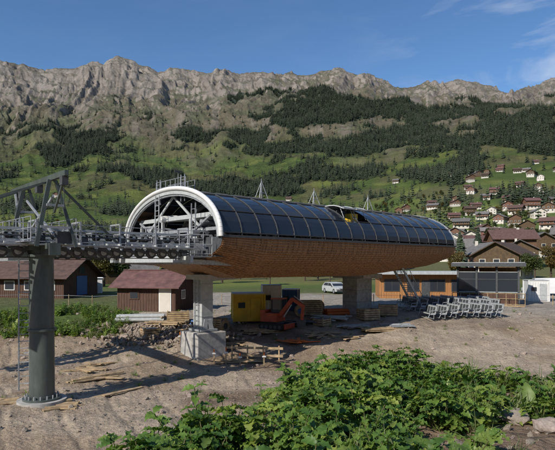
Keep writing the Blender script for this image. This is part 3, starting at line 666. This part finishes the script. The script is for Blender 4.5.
# mini excavator
x=X(276,37.2); b=MB()
for s_ in(-.62,.62):
    prof=[(-.95,.1),(-.75,0),(.75,0),(.95,.1),(.98,.28),(.8,.45),(-.8,.45),(-.98,.28)]; n_=len(prof)
    vs=[(a_,s_-.17,z_) for a_,z_ in prof]+[(a_,s_+.17,z_) for a_,z_ in prof]
    b.add(vs,[(k,(k+1)%n_,n_+(k+1)%n_,n_+k) for k in range(n_)]+[tuple(range(n_)),tuple(range(2*n_-1,n_-1,-1))],'rubber')
    for a_ in(-.7,-.35,0,.35,.7): b.tube((a_,s_-.19,.2),(a_,s_+.19,.2),.13,.13,'dgrey',12)
b.box((0,0,.42),(.9,1.0,.2),'dgrey'); b.box((-.25,0,.85),(1.3,1.3,.6),'red'); b.box((-.75,0,.95),(.4,1.2,.8),'red')
b.box((.1,.25,1.25),(.8,.75,.25),'dgrey'); b.box((.1,.25,1.75),(.76,.7,.75),'glass'); b.box((.1,.25,2.15),(.9,.82,.08),'red')
for a_ in(-.3,.5):
    for c_ in(-.12,.62): b.beam((a_,c_,1.2),(a_,c_,2.14),.07,.07,'dgrey')
b.beam((.4,-.3,.9),(1.5,-.3,2.2),.18,.26,'red'); b.beam((1.45,-.3,2.2),(2.35,-.3,1.7),.16,.22,'red'); b.beam((2.3,-.3,1.75),(2.2,-.3,.75),.13,.18,'red')
b.tube((.8,-.3,.9),(1.4,-.3,1.8),.05,.05,'galv',8); b.tube((1.6,-.3,2.4),(2.3,-.3,1.95),.04,.04,'galv',8)
b.add([(1.9,-.55,.7),(2.4,-.55,.75),(2.35,-.55,.3),(2.0,-.55,.2),(1.9,-.05,.7),(2.4,-.05,.75),(2.35,-.05,.3),(2.0,-.05,.2)],[(0,1,2,3),(7,6,5,4),(1,5,6,2),(2,6,7,3),(0,4,5,1)],'dgrey')
b.beam((1.0,0,.25),(1.15,0,.25),1.4,.35,'red') ; b.obj('mini_excavator',loc=(x,37.2,Hs(x,37.2)+.02),rot=-.5)
# ------------------------------------------------------------ site things
def container(name,px_,d,size,k,rot,door='white'):
    x=X(px_,d); b=MB(); w,dd,h=size; b.box((0,0,h/2),(w,dd,h),k)
    for kk in range(int(w/.25)): b.box((-w/2+.12+kk*.25,-dd/2-.02,h/2),(.1,.04,h-.3),k)
    for xx in(-w/2,w/2):
        for yy in(-dd/2,dd/2): b.box((xx,yy,h/2),(.12,.12,h+.04),k)
    b.box((0,0,h+.04),(w+.1,dd+.1,.08),'lgrey' if k!='blue' else 'white'); b.box((w*.2,-dd/2-.05,h*.45),(.7,.05,h*.8),door)
    b.box((-w*.25,-dd/2-.05,h*.6),(.5,.05,.4),'glass')
    b.obj(name,loc=(x,d,Hs(x,d)),rot=rot)
container('yellow_site_container',248,39.5,(2.3,2.2,2.0),'yellow',.15,'yellow')
container('white_site_cabin',271,42,(1.4,1.8,2.3),'white',.1)
container('portable_toilet',291,44,(1.2,1.2,1.75),'blue',-.2,'blue')
container('white_site_cabin',536,56,(2.0,2.2,2.2),'white',-.2,'lgrey')
def pallet(name,px_,d,n,l,w,rot,k='plank',th=.05,spread=.3,lift=0):
    x=X(px_,d); b=MB()
    for k_ in range(n):
        R=Euler((random.uniform(-.02,.02),random.uniform(-.03,.03),random.gauss(0,spread))).to_matrix()
        b.box((random.uniform(-.4,.4)*spread*3,random.uniform(-.5,.5)*w*4,th*.6+th*1.05*(k_//3)+lift),(l*random.uniform(.6,1),w,th),k,R)
    b.obj(name,loc=(x,d,Hs(x,d)+.02),rot=rot)
pallet('loose_planks',98,27,7,2.6,.22,.5,spread=.35); pallet('loose_planks',120,24.5,4,2.6,.2,.9,spread=.15); pallet('loose_planks',12,22.3,4,1.8,.22,.2,spread=.3); pallet('loose_planks',62,21.9,7,1.8,.25,.15,spread=.25)
pallet('loose_planks',85,29,6,2.2,.22,-.3,spread=.4); pallet('loose_planks',100,30.5,5,1.5,.22,.3,spread=.5)
pallet('loose_planks',190,36.5,16,3.2,.2,.1,spread=.12); pallet('loose_planks',165,38,12,3,.2,-.2,spread=.2); pallet('loose_planks',215,35,10,2.4,.2,.5,spread=.4); pallet('loose_planks',240,31,6,3,.15,.05,spread=.1)
pallet('stacked_boards',380,37,12,3,.2,.2,spread=.1); pallet('stacked_boards',330,40,14,3,.25,-.3,spread=.3,k='lgrey'); pallet('stacked_boards',300,38.5,14,2.6,.25,.5,spread=.5,k='dgrey')
pallet('stacked_boards',355,38,12,2.6,.25,.1,spread=.4,k='galv'); pallet('stacked_boards',258,36.5,14,2.6,.25,.3,spread=.5,k='plank'); pallet('stacked_boards',320,36,9,2.4,.2,.8,spread=.6,k='plank')
pallet('stacked_boards',345,35.5,9,2.2,.2,-.4,spread=.7,k='plank'); pallet('stacked_boards',232,34,9,2.0,.2,.6,spread=.7,k='plank'); pallet('stacked_boards',300,34.5,8,2.2,.2,.1,spread=.8,k='orange',th=.04); pallet('stacked_boards',400,38,8,2.2,.2,.1,spread=.3,k='galv')
def crate(px_,d,s,rot):
    x=X(px_,d); b=MB(); a,bb,h=s
    for z in np.arange(.12,h,.16): 
        for sy in(-1,1): b.box((0,sy*bb/2,z),(a,.03,.12),'plank')
        for sx in(-1,1): b.box((sx*a/2,0,z),(.03,bb-.04,.12),'plank')
    for sx in(-1,1):
        for sy in(-1,1): b.box((sx*(a/2-.05),sy*(bb/2-.05),h/2),(.08,.06,h),'plank')
    b.box((0,0,.04),(a,bb,.08),'plank'); b.box((0,0,h*.8),(a*.9,bb*.9,.05),'dgrey'); b.obj('wooden_crate',loc=(x,d,Hs(x,d)),rot=rot)
crate(178,39,(1.6,1.1,.9),.2); crate(216,37.5,(1.3,1.1,.8),-.3); crate(310,42,(1.8,1.2,1.1),.1); crate(368,40,(1.4,1.2,.8),.4); crate(150,36,(1.1,.9,.6),.6); crate(388,41.5,(1.5,1.1,.9),-.2); crate(322,38.5,(1.1,.9,.6),.9)
def pipes(px_,d,n,l,r_,k,rot):
    x=X(px_,d); b=MB()
    for i_ in range(n):
        row=0; j_=i_
        while j_>=4-row: j_-=4-row; row+=1
        y=(j_+row*.5)*r_*2.05; z=r_+row*r_*1.75; b.tube((-l/2+random.uniform(-.1,.1),y,z),(l/2,y,z),r_,r_,k,14,True)
    b.obj('stack_of_pipes',loc=(x,d,Hs(x,d)+.02),rot=rot)
pipes(140,39,7,3.5,.14,'lgrey',.15); pipes(200,38.5,7,3,.1,'blue',-.3); pipes(345,42,7,3.0,.13,'orange',.3)
for px_,d,h in((226,30.4,1.0),(240,30.2,.8),(264,30,.9),(180,34,.9),(214,31,.8)):
    x=X(px_,d); b=MB(); b.box((0,0,h/2),(.06,.06,h),'plank'); b.box((0,0,h*.9),(.065,.065,h*.2),'orange'); b.box((0,-.04,h*.7),(.22,.02,.08),'white'); b.obj('survey_stake',loc=(x,d,Hs(x,d)),rot=.2)
x=X(232,31.2); b=MB()
for k in range(4): b.box((k*.95,0,.45),(.07,.07,1.0),'plank')
b.box((1.4,-.05,.8),(3.4,.04,.14),'plank'); b.box((1.4,-.05,.35),(3.4,.04,.14),'plank'); b.obj('timber_barrier',loc=(x,31.2,Hs(x,31.2)),rot=-.15)
for px_,d,k in((300,41,'blue'),(318,43,'lgrey'),(222,37,'dgrey')):
    x=X(px_,d); b=MB(); b.tube((0,-.35,.45),(0,.35,.45),.22,.22,k,16)
    for s_ in(-.3,.3): b.tube((0,s_-.03,.45),(0,s_+.03,.45),.45,.45,'plank',24)
    b.obj('cable_reel',loc=(x,d,Hs(x,d)),rot=random.random())
b=MB()
for k in range(40):
    xx=-28+k*2.5; yy=51+.6*math.sin(k); z=Hs(xx,yy); b.tube((xx,yy,z-.1),(xx,yy,z+1.0),.04,.04,'plank',6)
    if k: b.tube(pv,(xx,yy,z+.9),.012,.012,'galv',4,False)
    pv=(xx,yy,z+.9)
b.obj('wire_fence')
# ------------------------------------------------------------ rocks
M['rock']=mat('rock',(.30,.25,.20),.9,0,3,.4,.6,.03,rnd=.3)
def rock(name,seed,link=False):
    import bmesh
    bm=bmesh.new(); bmesh.ops.create_icosphere(bm,subdivisions=3,radius=1); r=random.Random(seed); o_=Vector((r.random()*50,r.random()*50,0))
    from mathutils import noise as mn
    for v in bm.verts:
        n_=mn.fractal(v.co*1.1+o_,1,2,4); v.co*=1+.45*n_; v.co.z*=.65; 
        for pl in range(4):
            pn=Vector((math.sin(pl*2+seed),math.cos(pl*3+seed),math.sin(pl+seed*2))).normalized(); dd=v.co.dot(pn)
            if dd>.62: v.co-=pn*(dd-.62)*.8
    me_=bpy.data.meshes.new(name); bm.to_mesh(me_); bm.free(); me_.materials.append(M['rock']); o=bpy.data.objects.new(name,me_)
    if link: bpy.context.scene.collection.objects.link(o)
    return o
rocks=[rock('rock_kind_%d'%k,k) for k in range(4)]
n=14000; rx=RNG.uniform(-22,26,n); ry=9+RNG.random(n)**1.3*36; 
clump=fbm(rx*.4,ry*.4,3,99); kp=RNG.random(n)<ss((clump-.33)*4)
rx,ry=rx[kp],ry[kp]; n=len(rx); sz=.02+.05*RNG.random(n)**3+ (RNG.random(n)<.02)*.10
scatter('gravel',np.stack([rx,ry,H(rx,ry)+sz*.2],1),RNG.uniform(0,6.28,(n,3))*[.1,.1,1],np.stack([sz*1.2,sz,sz],1),rocks)
n=900; rx=RNG.normal(-7.5,2.4,n); ry=RNG.normal(36.0,1.3,n); sz=RNG.uniform(.04,.17,n)
scatter('rubble_heap',np.stack([rx,ry,H(rx,ry)+np.abs(RNG.normal(0,.12,n))],1),RNG.uniform(0,6.28,(n,3)),np.stack([sz*1.2,sz,sz],1),[rock('rubble_kind_%d'%k,k+8) for k in range(3)])
n=900; rx=RNG.uniform(-1.5,5,n); ry=RNG.uniform(2.6,6.5,n); sz=.008+.035*RNG.random(n)**2
scatter('pebbles',np.stack([rx,ry,H(rx,ry)+sz*.2],1),RNG.uniform(0,6.28,(n,3)),np.stack([sz*1.2,sz,sz],1),[rock('pebble_kind_%d'%k,k+18) for k in range(3)])
for px_,d,s_ in((517,4.9,.13),(545,4.5,.12),(530,5.2,.09),(455,4.2,.06),(380,5.0,.08),(497,4.4,.06),(480,4.9,.05)):
    o=rock('rock',int(px_),True); x=X(px_,d); o.location=(x,d,Hs(x,d)+s_*.3); o.scale=(s_*1.2,s_,s_)
# ------------------------------------------------------------ weeds
M['w1']=leafmat('weed_leaf',(.12,.205,.035),(.065,.13,.022),.3,.32,.5,6)
M['w2']=leafmat('weed_leaf_light',(.18,.245,.05),(.11,.165,.03),.3,.32,.52,6)
M['w3']=leafmat('grass_blade',(.16,.19,.06),(.10,.13,.04),.25,.3,.5,6)
M['stem']=mat('weed_stem',(.12,.12,.045),.6,0,5,.3)
def leaf(b,p,dirv,L_,Wd,k,kind,droop,r):
    d=Vector(dirv).normalized(); side=d.cross(Vector((0,0,1)));
    side=side.normalized() if side.length>1e-3 else Vector((1,0,0)); tw=r.uniform(-.5,.5); side=(side*math.cos(tw)+side.cross(d)*math.sin(tw)); n=12 if kind!='blade' else 6
    vs=[];p=Vector(p);cur=p.copy(); dd=d.copy(); ph=r.random()*6
    for i in range(n+1):
        t=i/n
        if kind=='serr': w=math.sin(math.pi*min(1,t**.75*.98+.02))*(1.0 if i%2 else .78)
        elif kind=='lobe': w=math.sin(math.pi*min(1,(t*.93+.07)))**.6*(1.0 if i%3 else .5)
        elif kind=='dock': w=math.sin(math.pi*min(1,t*.9+.1))**.8*(1+.10*math.sin(i*2+ph))
        elif kind=='dand': w=(.25+t*.9)*(1 if i%2 else .35)*(1 if t<.9 else .4)
        else: w=(1-t)**.6
        if i==n: w=.02
        w*=Wd/2; up=side.cross(dd).normalized(); wav=math.sin(i*1.9+ph)*w*.3
        vs+=[cur-side*w+up*(w*.35+wav),cur.copy(),cur+side*w+up*(w*.35-wav)]
        cur=cur+dd*(L_/n); dd=(dd+Vector((0,0,-droop/n))).normalized()
    fs=[]
    for i in range(n):
        a=i*3; fs+=[(a,a+1,a+4,a+3),(a+1,a+2,a+5,a+4)]
    b.add(vs,fs,k,True)
def rd(r,el): a=r.random()*6.283; return Vector((math.cos(a)*math.cos(el),math.sin(a)*math.cos(el),math.sin(el)))
def nettle(seed):
    r=random.Random(seed); b=MB()
    for s_ in range(4):
        p=Vector((r.uniform(-.08,.08),r.uniform(-.08,.08),-.03)); d=(Vector((0,0,1))+rd(r,0)*.3).normalized(); h=r.uniform(.22,.44); n=int(h/.055); a=r.random()*3
        b.tube(p,p+d*h,.005,.003,'stem',5,False)
        for i in range(1,n+1):
            c_=p+d*h*i/n; a+=1.57; f=1-.5*i/n
            for q_ in(0,math.pi): leaf(b,c_,(math.cos(a+q_),math.sin(a+q_),.45),.14*f+.02,.08*f+.012,'w1','serr',1.1,r)
    return b.obj('weed_kind_a%d'%seed,link=False)
def dock(seed):
    r=random.Random(seed); b=MB()
    for i in range(12): leaf(b,(0,0,-.02),rd(r,r.uniform(.5,1.35)),r.uniform(.2,.38),r.uniform(.07,.11),r.choice(['w1','w2','w2']),'dock',r.uniform(.9,1.9),r)
    return b.obj('weed_kind_b%d'%seed,link=False)
def palm(seed):
    r=random.Random(seed); b=MB()
    for i in range(12):
        d=rd(r,r.uniform(.7,1.35)); h=r.uniform(.12,.38); p=Vector((0,0,-.02)); q_=p+d*h; b.tube(p,q_,.004,.003,'stem',4,False)
        a=math.atan2(d.y,d.x); s=r.uniform(.08,.13)
        for da in(-1.35,-.65,0,.65,1.35): leaf(b,q_,(math.cos(a+da),math.sin(a+da),.25+r.uniform(-.2,.3)),s*(1.15-.2*abs(da)),s*.62,'w2' if r.random()<.6 else 'w1','lobe',r.uniform(.5,1.2),r)
    return b.obj('weed_kind_c%d'%seed,link=False)
def dand(seed):
    r=random.Random(seed); b=MB()
    for i in range(13): leaf(b,(0,0,-.02),rd(r,r.uniform(.4,1.3)),r.uniform(.2,.36),r.uniform(.045,.075),'w2','dand',r.uniform(.8,1.5),r)
    for i in range(8): leaf(b,(r.uniform(-.05,.05),r.uniform(-.05,.05),-.02),rd(r,r.uniform(.8,1.5)),r.uniform(.2,.42),.014,'w3','blade',r.uniform(.6,1.6),r)
    return b.obj('weed_kind_d%d'%seed,link=False)
def grs(seed):
    r=random.Random(seed); b=MB()
    for i in range(30): leaf(b,(r.uniform(-.08,.08),r.uniform(-.08,.08),-.02),rd(r,r.uniform(.8,1.5)),r.uniform(.15,.4),.011,'w3','blade',r.uniform(.4,1.8),r)
    return b.obj('weed_kind_e%d'%seed,link=False)
def weeds(name,wx,wy,protos,smin,smax,zo=0):
    n=len(wx); s=RNG.uniform(smin,smax,n)
    scatter(name,np.stack([wx,wy,H(wx,wy)+zo],1),np.stack([RNG.uniform(-.3,.3,n),RNG.uniform(-.3,.3,n),RNG.uniform(0,6.28,n)],1),np.stack([s,s,s],1),protos)
n=2600; wx=RNG.uniform(-1.9,5.2,n); wy=RNG.uniform(2.4,7.9,n)
s_=np.hypot(np.maximum(0,-.80-wx),np.maximum(0,wy-edge(wx)))
den=ss(1-(s_-.35)/.4)*np.where((wx>1.0+.1*(wy-3.5))&(wy<4.75+.25*np.sin(wx*3)),.05,1)*ss((fbm(wx*1.4,wy*1.4,3,123)-.22)*7)
kp=RNG.random(n)<den; wx,wy=wx[kp],wy[kp]
right=(wx>1.8+RNG.normal(0,.5,len(wx)))
weeds('weed_patch',wx[~right],wy[~right],[nettle(1),nettle(2),nettle(22),dock(3),dock(13),palm(4),palm(5),palm(9),grs(19)],.6,1.2)
weeds('grass_and_dandelion_patch',wx[right],wy[right],[dand(6),dand(7),dock(8),dand(18),grs(9),nettle(12)],.65,1.2)
n=1500; wx=RNG.uniform(-26,-8.5,n); wy=RNG.uniform(35.5,44,n); kp=(RNG.random(n)<ss((fbm(wx*.3,wy*.3,3,55)-.36)*5))&(wx<-9-(wy-36)*.1); wx,wy=wx[kp],wy[kp]
kp=np.hypot(wx-X(152,44),wy-46)>3.6; wx,wy=wx[kp],wy[kp]
weeds('weed_bank',wx,wy,[nettle(31),dock(32),grs(33),grs(34)],1.0,2.2)
n=260; wx=RNG.uniform(-20,22,n); wy=RNG.uniform(22,48,n); weeds('grass_tufts',wx,wy,[grs(41),dand(42)],.5,1.1)
# ------------------------------------------------------------ light, sky, camera
sv=Vector((-.54,-.61,.58)).normalized(); el=math.asin(sv.z); ro=math.atan2(sv.x,sv.y)
sd=bpy.data.lights.new('sun','SUN'); sd.energy=5.0; sd.angle=math.radians(.5); sd.color=(1,.94,.85)
so=bpy.data.objects.new('sun',sd); bpy.context.scene.collection.objects.link(so); so.rotation_euler=(-sv).to_track_quat('-Z','Y').to_euler(); so.location=(-60,-40,80)
w=bpy.data.worlds.new('World'); bpy.context.scene.world=w; w.use_nodes=True; N=w.node_tree.nodes; L=w.node_tree.links; bg=N['Background']
sk=N.new('ShaderNodeTexSky'); sk.sky_type='NISHITA'; sk.sun_disc=False; sk.sun_elevation=el; sk.sun_rotation=ro; sk.altitude=1500; sk.air_density=1.0; sk.dust_density=.15; sk.ozone_density=3.0
hs=N.new('ShaderNodeHueSaturation'); hs.inputs['Saturation'].default_value=1.12; L.new(sk.outputs[0],hs.inputs['Color'])
tc=N.new('ShaderNodeTexCoord'); mp=N.new('ShaderNodeMapping'); mp.inputs['Scale'].default_value=(2.2,2.2,9); mp.inputs['Rotation'].default_value=(0,math.radians(18),0); L.new(tc.outputs['Generated'],mp.inputs[0])
no=N.new('ShaderNodeTexNoise'); no.inputs['Scale'].default_value=2.2; no.inputs['Detail'].default_value=7; no.inputs['Roughness'].default_value=.55; no.inputs['Distortion'].default_value=.4; L.new(mp.outputs[0],no.inputs[0])
cr=N.new('ShaderNodeValToRGB'); cr.color_ramp.elements[0].position=.50; cr.color_ramp.elements[1].position=.80; L.new(no.outputs['Fac'],cr.inputs[0])
sx=N.new('ShaderNodeSeparateXYZ'); L.new(tc.outputs['Generated'],sx.inputs[0]); mr_=N.new('ShaderNodeMapRange'); mr_.inputs[1].default_value=.12; mr_.inputs[2].default_value=.42; mr_.inputs[3].default_value=.03; mr_.inputs[4].default_value=.65; L.new(sx.outputs['X'],mr_.inputs[0])
mu=N.new('ShaderNodeMath'); mu.operation='MULTIPLY'; L.new(cr.outputs[0],mu.inputs[0]); L.new(mr_.outputs[0],mu.inputs[1])
mx=N.new('ShaderNodeMixRGB'); L.new(mu.outputs[0],mx.inputs[0]); L.new(hs.outputs[0],mx.inputs[1]); mx.inputs[2].default_value=(5.5,5.9,6.5,1)
L.new(mx.outputs[0],bg.inputs['Color']); bg.inputs['Strength'].default_value=.14
cd=bpy.data.cameras.new('camera'); cam=bpy.data.objects.new('camera',cd); bpy.context.scene.collection.objects.link(cam)
cam.location=(0,0,CZ); cam.rotation_euler=(math.radians(90),0,0); cd.sensor_width=36; cd.lens=F/555*36; cd.shift_y=(HY-225)/555; cd.clip_start=.1; cd.clip_end=12000
bpy.context.scene.camera=cam
vs_=bpy.context.scene.view_settings; vs_.view_transform='Standard'; vs_.look='None'; vs_.exposure=0
